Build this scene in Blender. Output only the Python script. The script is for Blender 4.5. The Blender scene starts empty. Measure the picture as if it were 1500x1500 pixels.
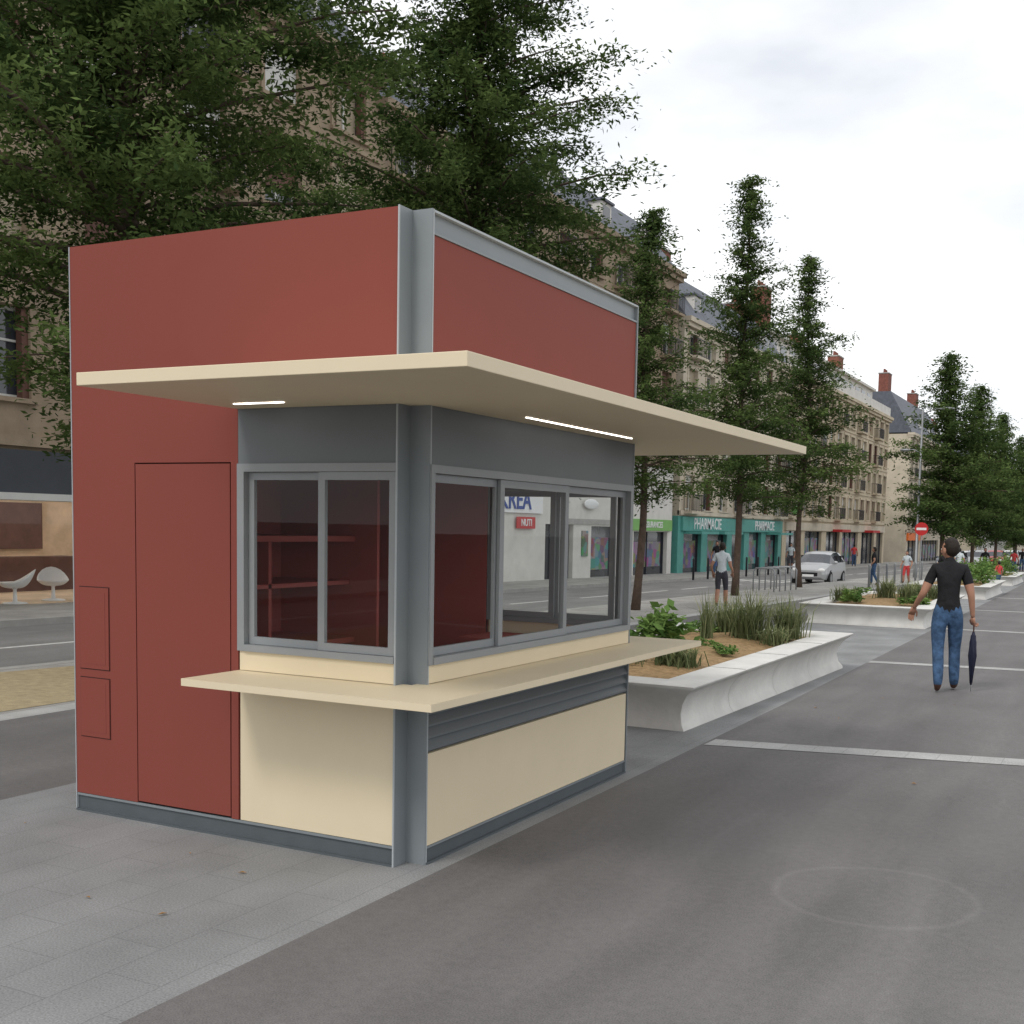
import bpy, bmesh, math, random
import numpy as np
from mathutils import Vector, Matrix
random.seed(7)
scene=bpy.context.scene
COL=scene.collection
def gz(y): return -0.009*(y-3) if y>3 else 0.0
# ------------------------------------------------------------------ materials
MATS={}
def new_mat(name):
    m=bpy.data.materials.new(name); m.use_nodes=True
    nt=m.node_tree; b=nt.nodes['Principled BSDF']
    MATS[name]=m
    return m,nt,b
def mat(name,col,rough=.6,var=.12,scale=6.,bump=0.,bscale=40.,metal=0.,spec=.3,emit=0.,detail=6):
    if name in MATS: return MATS[name]
    m,nt,b=new_mat(name)
    N=nt.nodes; Lk=nt.links
    b.inputs['Roughness'].default_value=rough
    b.inputs['Metallic'].default_value=metal
    b.inputs['Specular IOR Level'].default_value=spec
    tc=N.new('ShaderNodeTexCoord')
    if var>0:
        nz=N.new('ShaderNodeTexNoise'); nz.inputs['Scale'].default_value=scale; nz.inputs['Detail'].default_value=detail; nz.inputs['Roughness'].default_value=.65
        Lk.new(tc.outputs['Object'],nz.inputs['Vector'])
        r=N.new('ShaderNodeValToRGB')
        r.color_ramp.elements[0].position=.3; r.color_ramp.elements[1].position=.7
        r.color_ramp.elements[0].color=[c*(1-var) for c in col]+[1]
        r.color_ramp.elements[1].color=[min(1,c*(1+var)) for c in col]+[1]
        Lk.new(nz.outputs['Fac'],r.inputs['Fac']); Lk.new(r.outputs['Color'],b.inputs['Base Color'])
    else: b.inputs['Base Color'].default_value=list(col)+[1]
    if bump>0:
        nb=N.new('ShaderNodeTexNoise'); nb.inputs['Scale'].default_value=bscale; nb.inputs['Detail'].default_value=4
        Lk.new(tc.outputs['Object'],nb.inputs['Vector'])
        bp=N.new('ShaderNodeBump'); bp.inputs['Strength'].default_value=bump; bp.inputs['Distance'].default_value=.02
        Lk.new(nb.outputs['Fac'],bp.inputs['Height']); Lk.new(bp.outputs['Normal'],b.inputs['Normal'])
    if emit>0:
        b.inputs['Emission Color'].default_value=list(col)+[1]; b.inputs['Emission Strength'].default_value=emit
    return m
def glass_mat(name,tint,fac):
    m=bpy.data.materials.new(name); m.use_nodes=True; MATS[name]=m
    nt=m.node_tree; nt.nodes.clear(); N=nt.nodes; L=nt.links
    o=N.new('ShaderNodeOutputMaterial'); mx=N.new('ShaderNodeMixShader'); t=N.new('ShaderNodeBsdfTransparent'); g=N.new('ShaderNodeBsdfGlossy')
    g.inputs['Roughness'].default_value=.01; t.inputs['Color'].default_value=list(tint)+[1]
    mx.inputs[0].default_value=fac
    L.new(t.outputs[0],mx.inputs[1]); L.new(g.outputs[0],mx.inputs[2]); L.new(mx.outputs[0],o.inputs[0])
    return m
RED=mat('red_panel',(.232,.062,.048),.62,.02,2.,spec=.15)
REDD=mat('red_groove',(.05,.012,.010),.6,.0)
REDI=mat('red_interior',(.42,.10,.085),.6,.04,2.,spec=.1)
CREAM=mat('cream_laminate',(.72,.62,.44),.5,.02,3.)
STEEL=mat('painted_steel_grey',(.21,.235,.25),.42,.05,3.,metal=.0,spec=.5)
STEELL=mat('steel_light_edge',(.40,.43,.45),.4,.04,4.)
SLATE=mat('slate_grey_sheet',(.15,.165,.175),.45,.03,3.)
BASE=mat('base_rail_grey',(.09,.105,.115),.5,.08,5.)
ALU=mat('window_frame_grey',(.27,.285,.295),.4,.04,4.)
DARK=mat('dark_void',(.015,.015,.017),.8,.0)
LED=mat('led_tube',(1,.97,.92),.5,0,emit=5.)
GLASS=glass_mat('clear_glass',(.97,.985,.98),.03)
WGLASS=mat('window_glass_dark',(.045,.05,.06),.08,.6,.35,spec=.8)
STONE=mat('limestone_wall',(.30,.235,.165),.85,.22,.9,.3,18.)
STONE2=mat('pale_stone_wall',(.54,.48,.38),.85,.16,.8,.3,18.)
STONE3=mat('cream_stone_wall',(.53,.45,.33),.85,.18,.7,.3,18.)
WHITEW=mat('white_render',(.64,.62,.58),.8,.1,1.2)
ROOFM=mat('slate_roof',(.10,.11,.135),.6,.25,3.,.3,12.)
BRICK=mat('chimney_brick',(.20,.075,.055),.85,.3,6.)
BROWN=mat('brown_shutter',(.13,.065,.05),.7,.2,3.)
TANS=mat('tan_blind',(.40,.34,.25),.7,.15,3.)
WFRAME=mat('white_window_frame',(.6,.6,.57),.6,.05,3.)
RAIL=mat('dark_iron',(.03,.03,.035),.5,0)
FASC=mat('dark_shop_fascia',(.045,.05,.06),.45,.1,2.)
TURQ=mat('turquoise_shopfront',(.10,.33,.29),.5,.1,2.)
GREENS=mat('green_sign',(.20,.42,.13),.5,.05,2.)
REDS=mat('red_sign',(.50,.03,.03),.5,.05,2.)
ORANGE=mat('orange_sign',(.75,.17,.03),.5,.05,2.)
BLUES=mat('blue_letter',(.03,.07,.3),.5,0)
SHOPIN=mat('shop_interior_warm',(.62,.47,.33),.7,.25,1.0)
WHITEP=mat('white_plastic',(.78,.78,.78),.35,.02,3.)
CONC=mat('white_concrete',(.62,.61,.58),.75,.12,2.2,.15,30.)
CONCS=mat('concrete_kerb',(.36,.35,.33),.85,.15,3.,.2,30.)
BARK=mat('tree_bark',(.085,.06,.045),.9,.3,9.,.5,30.)
SOIL=mat('planter_mulch',(.30,.20,.10),.95,.35,14.,.8,40.)
SAND=mat('sandy_gravel',(.38,.31,.19),.95,.22,8.,.5,60.)
METALP=mat('galvanised_pole',(.30,.31,.32),.4,.08,4.,metal=.4)
SKIN=mat('skin',(.40,.21,.14),.55,.05,10.)
HAIR=mat('dark_hair',(.02,.014,.01),.6,.3,60.,.5,120.)
TEEB=mat('black_tshirt',(.014,.014,.016),.85,.25,12.,.8,14.)
JEANS=mat('blue_jeans',(.05,.10,.19),.85,.5,12.,.9,18.)
SHOE=mat('brown_shoe',(.10,.05,.035),.6,.2,20.)
TEEW=mat('pale_tshirt',(.55,.60,.62),.85,.1,12.,.5,14.)
SHORTS=mat('dark_shorts',(.05,.05,.06),.85,.2,12.)
PINK=mat('red_tshirt',(.55,.06,.06),.8,.1,12.)
NAVY=mat('navy_umbrella',(.012,.014,.035),.5,.3,20.)
TYRE=mat('tyre',(.02,.02,.02),.8,0)
PAINTW=mat('white_road_paint',(.60,.60,.58),.8,.2,9.)
FALLEN=mat('fallen_leaf',(.32,.17,.05),.8,.4,3.)
def poster_mat():
    m,nt,b=new_mat('poster_mixed'); N=nt.nodes; L=nt.links
    tc=N.new('ShaderNodeTexCoord'); v=N.new('ShaderNodeTexVoronoi'); v.inputs['Scale'].default_value=2.6; v.distance='CHEBYCHEV'
    L.new(tc.outputs['Object'],v.inputs['Vector'])
    mx=N.new('ShaderNodeMix'); mx.data_type='RGBA'; mx.inputs[0].default_value=.55; mx.inputs[7].default_value=(.13,.16,.20,1)
    L.new(v.outputs['Color'],mx.inputs[6]); 
    sc=N.new('ShaderNodeVectorMath'); sc.operation='SCALE'; sc.inputs['Scale'].default_value=.55; L.new(mx.outputs[2],sc.inputs[0])
    L.new(sc.outputs[0],b.inputs['Base Color']); b.inputs['Roughness'].default_value=.3
    return m
PURP=poster_mat()

def leaf_mat(name,c1,c2,trans=.25):
    m=bpy.data.materials.new(name); m.use_nodes=True; MATS[name]=m
    nt=m.node_tree; nt.nodes.clear(); N=nt.nodes; L=nt.links
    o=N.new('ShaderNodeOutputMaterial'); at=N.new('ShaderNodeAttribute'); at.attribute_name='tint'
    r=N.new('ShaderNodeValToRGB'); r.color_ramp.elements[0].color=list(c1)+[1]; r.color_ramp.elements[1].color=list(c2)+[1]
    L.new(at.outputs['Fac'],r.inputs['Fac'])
    d=N.new('ShaderNodeBsdfDiffuse'); t=N.new('ShaderNodeBsdfTranslucent'); mx=N.new('ShaderNodeMixShader'); mx.inputs[0].default_value=trans
    L.new(r.outputs['Color'],d.inputs['Color']); L.new(r.outputs['Color'],t.inputs['Color'])
    L.new(d.outputs[0],mx.inputs[1]); L.new(t.outputs[0],mx.inputs[2]); L.new(mx.outputs[0],o.inputs[0])
    return m
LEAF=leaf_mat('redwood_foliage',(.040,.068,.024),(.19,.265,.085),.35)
GRASS=leaf_mat('grass_blades',(.09,.13,.055),(.36,.37,.20),.3)
SHRUB=leaf_mat('shrub_leaves',(.06,.13,.035),(.24,.36,.11),.3)

# ------------------------------------------------------------------ builder
class MB:
    def __init__(s): s.v=[];s.f=[];s.m=[];s.mats=[]
    def mi(s,m):
        if m not in s.mats: s.mats.append(m)
        return s.mats.index(m)
    def add(s,vs,fs,m):
        o=len(s.v); k=s.mi(m); s.v+= [tuple(v) for v in vs]
        for f in fs: s.f.append([o+i for i in f]); s.m.append(k)
    def box(s,x0,x1,y0,y1,z0,z1,m):
        if x0>x1:x0,x1=x1,x0
        if y0>y1:y0,y1=y1,y0
        if z0>z1:z0,z1=z1,z0
        s.add([(x0,y0,z0),(x1,y0,z0),(x1,y1,z0),(x0,y1,z0),(x0,y0,z1),(x1,y0,z1),(x1,y1,z1),(x0,y1,z1)],
              [(0,3,2,1),(4,5,6,7),(0,1,5,4),(1,2,6,5),(2,3,7,6),(3,0,4,7)],m)
    def tube(s,pts,rad,m,n=8,cap=True):
        pts=[Vector(p) for p in pts]; vs=[];fs=[]
        prev=None
        for i,p in enumerate(pts):
            d=(pts[min(i+1,len(pts)-1)]-pts[max(i-1,0)]).normalized()
            if prev is None:
                a=Vector((1,0,0)) if abs(d.x)<.9 else Vector((0,1,0))
                u=d.cross(a).normalized()
            else:
                u=(prev-d*prev.dot(d)).normalized()
            prev=u; w=d.cross(u)
            r=rad[i] if hasattr(rad,'__len__') else rad
            for k in range(n):
                a=2*math.pi*k/n; vs.append(p+(u*math.cos(a)+w*math.sin(a))*r)
        for i in range(len(pts)-1):
            for k in range(n):
                a=i*n+k;b=i*n+(k+1)%n; fs.append((a,b,b+n,a+n))
        if cap:
            fs.append(tuple(reversed(range(n)))); fs.append(tuple(range((len(pts)-1)*n,len(pts)*n)))
        s.add(vs,fs,m)
    def ell(s,c,r,m,nu=14,nv=9,fn=None):
        vs=[];fs=[]
        for j in range(nv+1):
            ph=math.pi*j/nv
            for i in range(nu):
                th=2*math.pi*i/nu
                q=Vector((math.sin(ph)*math.cos(th),math.sin(ph)*math.sin(th),math.cos(ph)))
                if fn: q=fn(q)
                vs.append((c[0]+q.x*r[0],c[1]+q.y*r[1],c[2]+q.z*r[2]))
        for j in range(nv):
            for i in range(nu):
                a=j*nu+i;b=j*nu+(i+1)%nu; fs.append((a,a+nu,b+nu,b))
        s.add(vs,fs,m)
    def obj(s,name,parent=None,bevel=0,smooth=False,loc=None,rotz=0):
        me=bpy.data.meshes.new(name); me.from_pydata(s.v,[],s.f)
        for m in s.mats: me.materials.append(m)
        me.polygons.foreach_set('material_index',s.m)
        if smooth: me.polygons.foreach_set('use_smooth',[True]*len(s.f))
        me.update()
        o=bpy.data.objects.new(name,me); COL.objects.link(o)
        if loc: o.location=loc
        o.rotation_euler=(0,0,rotz)
        if parent: o.parent=parent
        if bevel>0:
            b=o.modifiers.new('bevel','BEVEL'); b.width=bevel; b.segments=2; b.limit_method='ANGLE'
        return o
def empty(name,loc=(0,0,0),rotz=0):
    o=bpy.data.objects.new(name,None); COL.objects.link(o); o.location=loc; o.rotation_euler=(0,0,rotz); o.empty_display_size=.3
    return o
def text(name,s,size,loc,rot,m,parent,ext=.01):
    c=bpy.data.curves.new(name,'FONT'); c.body=s; c.size=size; c.extrude=ext; c.align_x='CENTER'; c.align_y='CENTER'; c.offset=size*.012
    c.materials.append(m); o=bpy.data.objects.new(name,c); COL.objects.link(o); o.location=loc; o.rotation_euler=rot; o.parent=parent
    return o

# ------------------------------------------------------------------ world
w=bpy.data.worlds.new('World'); scene.world=w; w.use_nodes=True
nt=w.node_tree; N=nt.nodes; L=nt.links; N.clear()
out=N.new('ShaderNodeOutputWorld')
sky=N.new('ShaderNodeTexSky'); sky.sky_type='NISHITA'; sky.sun_disc=False
SUN_EL=math.radians(50); SUN_AZ=math.radians(196)
sky.sun_elevation=SUN_EL; sky.sun_rotation=SUN_AZ
b1=N.new('ShaderNodeBackground'); b1.inputs['Strength'].default_value=.12; L.new(sky.outputs[0],b1.inputs[0])
tc=N.new('ShaderNodeTexCoord'); mp=N.new('ShaderNodeMapping'); mp.inputs['Scale'].default_value=(1.2,1.2,3.2); mp.inputs['Location'].default_value=(.35,.1,.2)
L.new(tc.outputs['Generated'],mp.inputs['Vector'])
nz=N.new('ShaderNodeTexNoise'); nz.inputs['Scale'].default_value=2.1; nz.inputs['Detail'].default_value=7; nz.inputs['Roughness'].default_value=.5
L.new(mp.outputs[0],nz.inputs['Vector'])
cr=N.new('ShaderNodeValToRGB'); e=cr.color_ramp.elements
e[0].position=.30; e[0].color=(.66,.69,.74,1); e[1].position=.52; e[1].color=(1.0,1.0,1.0,1)
L.new(nz.outputs['Fac'],cr.inputs['Fac'])
b2=N.new('ShaderNodeBackground'); b2.inputs['Strength'].default_value=1.28; L.new(cr.outputs['Color'],b2.inputs[0])
mx=N.new('ShaderNodeMixShader'); mx.inputs[0].default_value=.90
L.new(b1.outputs[0],mx.inputs[1]); L.new(b2.outputs[0],mx.inputs[2]); L.new(mx.outputs[0],out.inputs[0])
sl=bpy.data.lights.new('sun','SUN'); sl.energy=1.3; sl.angle=math.radians(14); sl.color=(1,.96,.9)
so=bpy.data.objects.new('sun',sl); COL.objects.link(so)
sd=Vector((math.sin(SUN_AZ)*math.cos(SUN_EL),math.cos(SUN_AZ)*math.cos(SUN_EL),math.sin(SUN_EL)))
so.rotation_euler=sd.to_track_quat('Z','Y').to_euler(); so.location=(-5,-12,20)

# ------------------------------------------------------------------ camera
yaw,pitch,roll=-0.4633,-0.0863,0.0219
cy,sy=math.cos(yaw),math.sin(yaw); cp,sp=math.cos(pitch),math.sin(pitch)
f=Vector((sy*cp,cy*cp,sp)); r=Vector((cy,-sy,0)); u=r.cross(f)
c_,s_=math.cos(roll),math.sin(roll); r2=r*c_+u*s_; u2=-r*s_+u*c_
cam=bpy.data.cameras.new('camera'); co=bpy.data.objects.new('camera',cam); COL.objects.link(co)
M=Matrix(((r2.x,u2.x,-f.x,3.3569),(r2.y,u2.y,-f.y,-5.0817),(r2.z,u2.z,-f.z,1.8652),(0,0,0,1)))
co.matrix_world=M; cam.sensor_width=36; cam.lens=1680.87/1500*36
cam.shift_x=-(811.53-750)/1500; cam.shift_y=(916.25-750)/1500; cam.clip_end=3000; cam.clip_start=.05
scene.camera=co
scene.view_settings.view_transform='Standard'; scene.view_settings.look='None'; scene.view_settings.exposure=0

# ------------------------------------------------------------------ ground sheets
def asphalt(name,col,ring=False,streak=True):
    m,nt,b=new_mat(name); N=nt.nodes; L=nt.links
    tc=N.new('ShaderNodeTexCoord')
    n1=N.new('ShaderNodeTexNoise'); n1.inputs['Scale'].default_value=.55; n1.inputs['Detail'].default_value=5; n1.inputs['Roughness'].default_value=.6
    n2=N.new('ShaderNodeTexNoise'); n2.inputs['Scale'].default_value=140; n2.inputs['Detail'].default_value=3
    n3=N.new('ShaderNodeTexNoise'); n3.inputs['Scale'].default_value=1.; n3.inputs['Detail'].default_value=4; n3.inputs['Distortion'].default_value=.6
    n4=N.new('ShaderNodeTexNoise'); n4.inputs['Scale'].default_value=22; n4.inputs['Detail'].default_value=4
    mp=N.new('ShaderNodeMapping'); mp.inputs['Scale'].default_value=(2.2,.35,1); mp.inputs['Rotation'].default_value=(0,0,.5)
    L.new(tc.outputs['Object'],n1.inputs['Vector']); L.new(tc.outputs['Object'],n2.inputs['Vector']); L.new(tc.outputs['Object'],n4.inputs['Vector']); L.new(tc.outputs['Object'],mp.inputs['Vector']); L.new(mp.outputs[0],n3.inputs['Vector'])
    def mr(src,a,b_,lo=.3,hi=.7):
        q=N.new('ShaderNodeMapRange'); q.inputs[1].default_value=lo; q.inputs[2].default_value=hi; q.inputs[3].default_value=a; q.inputs[4].default_value=b_; L.new(src,q.inputs[0]); return q.outputs[0]
    def mul(a,b_):
        q=N.new('ShaderNodeMath'); q.operation='MULTIPLY'; L.new(a,q.inputs[0]); L.new(b_,q.inputs[1]); return q.outputs[0]
    v=mul(mul(mr(n1.outputs['Fac'],.86,1.12),mr(n2.outputs['Fac'],.72,1.28)),mul(mr(n3.outputs['Fac'],.88,1.12),mr(n4.outputs['Fac'],.92,1.08)))
    if ring:
        sx=N.new('ShaderNodeSeparateXYZ'); L.new(tc.outputs['Object'],sx.inputs[0])
        def M2(op,a,b_):
            q=N.new('ShaderNodeMath'); q.operation=op
            for k,t in enumerate((a,b_)):
                if isinstance(t,(int,float)): q.inputs[k].default_value=t
                else: L.new(t,q.inputs[k])
            return q.outputs[0]
        dx=M2('SUBTRACT',sx.outputs['X'],2.28); dy=M2('SUBTRACT',sx.outputs['Y'],.86)
        d=M2('SQRT',M2('ADD',M2('MULTIPLY',dx,dx),M2('MULTIPLY',dy,dy)),0)
        d=M2('ADD',d,M2('MULTIPLY',mr(n1.outputs['Fac'],-.03,.03),1.))
        rr=M2('ABSOLUTE',M2('SUBTRACT',d,.50),0)
        q=N.new('ShaderNodeMapRange'); L.new(rr,q.inputs[0]); q.inputs[1].default_value=0; q.inputs[2].default_value=.035; q.inputs[3].default_value=1.18; q.inputs[4].default_value=1.
        v=mul(v,q.outputs[0])
    mxn=N.new('ShaderNodeVectorMath'); mxn.operation='SCALE'; mxn.inputs[0].default_value=col; L.new(v,mxn.inputs['Scale'])
    L.new(mxn.outputs[0],b.inputs['Base Color']); b.inputs['Roughness'].default_value=.75; b.inputs['Specular IOR Level'].default_value=.25
    bp=N.new('ShaderNodeBump'); bp.inputs['Strength'].default_value=.35; bp.inputs['Distance'].default_value=.004; L.new(n2.outputs['Fac'],bp.inputs['Height']); L.new(bp.outputs[0],b.inputs['Normal'])
    return m
ASPH=asphalt('promenade_asphalt',(.148,.141,.139),ring=True)
ASPR=asphalt('road_asphalt',(.20,.197,.193))
ASPB=asphalt('side_asphalt',(.15,.145,.142))
def pavers(name,col,bw,bh,rot,contrast=.05,mort=.68):
    m,nt,b=new_mat(name); N=nt.nodes; L=nt.links
    tc=N.new('ShaderNodeTexCoord'); mp=N.new('ShaderNodeMapping'); mp.inputs['Rotation'].default_value=(0,0,rot)
    L.new(tc.outputs['Object'],mp.inputs[0])
    br=N.new('ShaderNodeTexBrick'); br.inputs['Scale'].default_value=1; br.inputs['Brick Width'].default_value=bw; br.inputs['Row Height'].default_value=bh
    br.inputs['Mortar Size'].default_value=.0035; br.inputs['Mortar Smooth'].default_value=.3; br.inputs['Bias'].default_value=0
    br.inputs['Color1'].default_value=[c*(1+contrast) for c in col]+[1]; br.inputs['Color2'].default_value=[c*(1-contrast) for c in col]+[1]; br.inputs['Mortar'].default_value=[c*mort for c in col]+[1]
    L.new(mp.outputs[0],br.inputs['Vector'])
    n1=N.new('ShaderNodeTexNoise'); n1.inputs['Scale'].default_value=1.3; n1.inputs['Detail'].default_value=6; L.new(tc.outputs['Object'],n1.inputs['Vector'])
    n2=N.new('ShaderNodeTexNoise'); n2.inputs['Scale'].default_value=110; n2.inputs['Detail'].default_value=3; L.new(tc.outputs['Object'],n2.inputs['Vector'])
    q=N.new('ShaderNodeMapRange'); q.inputs[1].default_value=.3; q.inputs[2].default_value=.7; q.inputs[3].default_value=.80; q.inputs[4].default_value=1.12; L.new(n1.outputs['Fac'],q.inputs[0])
    q2=N.new('ShaderNodeMapRange'); q2.inputs[1].default_value=.3; q2.inputs[2].default_value=.7; q2.inputs[3].default_value=.74; q2.inputs[4].default_value=1.26; L.new(n2.outputs['Fac'],q2.inputs[0])
    mm=N.new('ShaderNodeMath'); mm.operation='MULTIPLY'; L.new(q.outputs[0],mm.inputs[0]); L.new(q2.outputs[0],mm.inputs[1])
    sc=N.new('ShaderNodeVectorMath'); sc.operation='SCALE'; L.new(br.outputs['Color'],sc.inputs[0]); L.new(mm.outputs[0],sc.inputs['Scale'])
    L.new(sc.outputs[0],b.inputs['Base Color']); b.inputs['Roughness'].default_value=.8; b.inputs['Specular IOR Level'].default_value=.2
    bp=N.new('ShaderNodeBump'); bp.inputs['Strength'].default_value=.2; bp.inputs['Distance'].default_value=.003; bp.invert=True; L.new(br.outputs['Fac'],bp.inputs['Height']); L.new(bp.outputs[0],b.inputs['Normal'])
    return m
GRAN=pavers('granite_pavers',(.255,.258,.26),.6,.3,math.pi/2,.025,.78)
GRANL=pavers('pale_granite_band',(.42,.42,.41),.6,.25,math.pi/2)
SIDEW=pavers('sidewalk_slabs',(.34,.33,.31),.5,.5,0)
YS=[-60,-20,-8,-3,0,3,8,12,16,20,25,30,40,50,60,80,100,130,170,220,300,450]
def sheet(name,x0,x1,z,m,ya=-60,yb=450):
    fx0=x0 if callable(x0) else (lambda y:x0); fx1=x1 if callable(x1) else (lambda y:x1)
    ys=sorted(set([ya,yb]+[y for y in YS if ya<y<yb]))
    vs=[];fs=[]
    for y in ys: vs+=[(fx0(y),y,gz(y)+z),(fx1(y),y,gz(y)+z)]
    for i in range(len(ys)-1): a=2*i; fs.append((a,a+1,a+3,a+2))
    mb=MB(); mb.add(vs,fs,m); return mb.obj(name)
edge=lambda y: .12-.027*max(0,y-4)
mb=MB(); ys=[-800,-60,3,450,1500]; vs=[];fs=[]
for y in ys: vs+=[(-900,y,gz(min(y,1500))-.16),(900,y,gz(y)-.16)]
for i in range(4): fs.append((2*i,2*i+1,2*i+3,2*i+2))
mb.add(vs,fs,ASPB); mb.obj('ground')
sheet('promenade_asphalt',edge,lambda y:30,0,ASPH)
sheet('granite_pavement',-3.16,edge,.0,GRAN)
sheet('side_path',-5.7,-3.16,.0,ASPB)
sheet('granite_band_paving',-6.0,-5.7,.0,GRANL)
sheet('tree_row_paving',-8.75,-6.0,0,SIDEW)
sheet('sidewalk',-18.5,-14.9,0,SIDEW)
vs=[];ys=[-20,-8,-2,1,3,4,5,5.8,6.4,6.8,7.0]
for y in ys:
    t=max(0,(y-3)/4.); wd=1.25*math.sqrt(max(0,1-t*t)); vs+=[(-7.35-wd,y,gz(y)+.004),(-7.35+wd,y,gz(y)+.004)]
mb=MB(); mb.add(vs,[(2*i,2*i+1,2*i+3,2*i+2) for i in range(len(ys)-1)],SAND); mb.obj('sandy_tree_bed')
sheet('road',-14.8,-8.95,-.12,ASPR)
def kerb(name,x0,x1):
    mb=MB(); ys=[y for y in YS if y<=220]
    for a,b in zip(ys[:-1],ys[1:]):
        za,zb=gz(a)+.004,gz(b)+.004
        vs=[(x0,a,za-.2),(x1,a,za-.2),(x1,b,zb-.2),(x0,b,zb-.2),(x0,a,za),(x1,a,za),(x1,b,zb),(x0,b,zb)]
        mb.add(vs,[(0,3,2,1),(4,5,6,7),(0,1,5,4),(1,2,6,5),(2,3,7,6),(3,0,4,7)],CONCS)
    mb.obj(name)
kerb('kerb',-8.95,-8.75); kerb('kerb',-14.9,-14.75)
mb=MB()
def ln(x0,x1,a,b): mb.add([(x0,a,gz(a)-.116),(x1,a,gz(a)-.116),(x1,b,gz(b)-.116),(x0,b,gz(b)-.116)],[(0,1,2,3)],PAINTW)
for k in range(-6,40):
    ln(-11.85,-11.72,k*4.5,k*4.5+3 if k>3 else k*4.5+4.5)
for k in range(9): ln(-14.4+k*.62,-14.08+k*.62,47,50)
mb.obj('road_markings')
def strip(y0,slope,wd,x0,x1):
    mb=MB(); vs=[]
    for x in (x0,x1):
        y=y0+slope*(x-x0); vs+=[(x,y,gz(y)+.004),(x,y+wd,gz(y+wd)+.004)]
    mb.add(vs,[(0,2,3,1)],GRANL); mb.obj('paving_strip')
strip(4.38,.24,.32,.12,26); strip(12.45,.17,.3,-.1,26); strip(20.6,.1,.3,-.32,26); strip(29,.08,.3,-.55,26); strip(38,.05,.3,-.8,26)
rl=random.Random(9); mb=MB()
for i in range(44):
    x=rl.uniform(-3.5,.6); y=rl.uniform(-3.4,1.5)
    if i>24: x=rl.uniform(-8,3); y=rl.uniform(3,14)
    if -2.7<x<.1 and y>-.1: continue
    s=rl.uniform(.012,.028); an=rl.uniform(0,6.28); c,d=math.cos(an)*s,math.sin(an)*s
    z=gz(y)+.008
    mb.add([(x-c,y-d,z),(x+d*.5,y-c*.5,z+s*.3),(x+c,y+d,z),(x-d*.5,y+c*.5,z+s*.2)],[(0,1,2,3)],FALLEN)
mb.obj('fallen_leaves')

# ------------------------------------------------------------------ kiosk
K=empty('kiosk'); W=2.549; LL=2.917; a=.121; H=3.5; XW=-1.217
def face_end(name,flip):
    mb=MB()
    def B(x0,x1,y0,y1,z0,z1,m):
        if flip: mb.box(x0,x1,LL-y0,LL-y1,z0,z1,m)
        else: mb.box(x0,x1,y0,y1,z0,z1,m)
    xe=-a-.009
    B(-W,-2.024,0,.04,.115,2.19,RED)
    B(-2.016,-1.278,0,.04,.125,2.182,RED)
    B(-1.270,XW-.0,0,.04,.115,2.19,RED)
    B(-W,XW,0,.04,2.19,H,RED)
    B(XW,xe,0,.04,2.56,H,RED)
    B(-W+.01,XW-.002,.042,.06,.12,2.3,REDD)
    if not flip:
        for z0,z1 in ((.91,1.43),(.48,.862)):
            B(-2.505,-2.245,-.0015,0,z0,z1,REDD); B(-2.499,-2.251,-.006,-.0015,z0+.006,z1-.006,RED)
            B(-2.47,-2.28,-.0075,-.006,z0+.035,z1-.035,RED)
    B(XW+.002,xe,.0,.04,2.18,2.488,SLATE)
    B(XW+.012,xe,.0,.04,1.0,1.112,CREAM)
    B(XW+.012,xe,.004,.04,.115,.955,CREAM)
    B(XW+.002,XW+.052,-.012,.06,1.112,2.18,ALU); B(XW+.052,xe,-.012,.06,2.135,2.18,ALU); B(XW+.052,xe,-.018,.06,1.112,1.15,ALU)
    def sash(x0,x1,y0,y1):
        B(x0,x0+.042,y0,y1,1.152,2.133,ALU);B(x1-.042,x1,y0,y1,1.152,2.133,ALU)
        B(x0+.042,x1-.042,y0,y1,2.09,2.133,ALU);B(x0+.042,x1-.042,y0,y1,1.152,1.195,ALU)
        ym=(y0+y1)/2; ym=LL-ym if flip else ym
        mb.add([(x0+.042,ym,1.195),(x1-.042,ym,1.195),(x1-.042,ym,2.09),(x0+.042,ym,2.09)],[(0,1,2,3)],GLASS)
    sash(-1.163,-.625,.026,.05); sash(-.64,-.131,-.004,.022)
    return mb.obj(name,K)
face_end('end_wall',False); face_end('end_wall_rear',True)
mb=MB()
y0,y1=a+.002,LL-.015
mb.box(-.04,0,y0,y1,2.18,2.488,SLATE)
mb.box(-.045,-.008,y0,y1,2.56,3.374,RED)
mb.box(-.04,0,y0,y1,1.0,1.099,CREAM)
mb.box(-.04,-.004,y0+.01,y1-.01,.10,.613,CREAM)
mb.box(-.05,-.028,y0,y1,.615,.955,BASE)
for k in range(5):
    z=.63+k*.066
    mb.add([(-.028,y0,z+.052),(-.028,y1,z+.052),(-.002,y1,z+.012),(-.002,y0,z+.012),(-.028,y0,z),(-.028,y1,z),(-.002,y1,z),(-.002,y0,z)],
           [(0,3,2,1),(3,7,6,2),(4,5,6,7),(0,4,7,3),(1,2,6,5)],SLATE)
mb.box(-.06,.012,y0,y0+.035,1.10,2.179,ALU); mb.box(-.06,.012,y1-.05,y1,1.10,2.179,ALU)
mb.box(-.06,.012,y0+.035,y1-.05,2.135,2.179,ALU); mb.box(-.06,.018,y0+.035,y1-.05,1.10,1.14,ALU)
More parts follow.
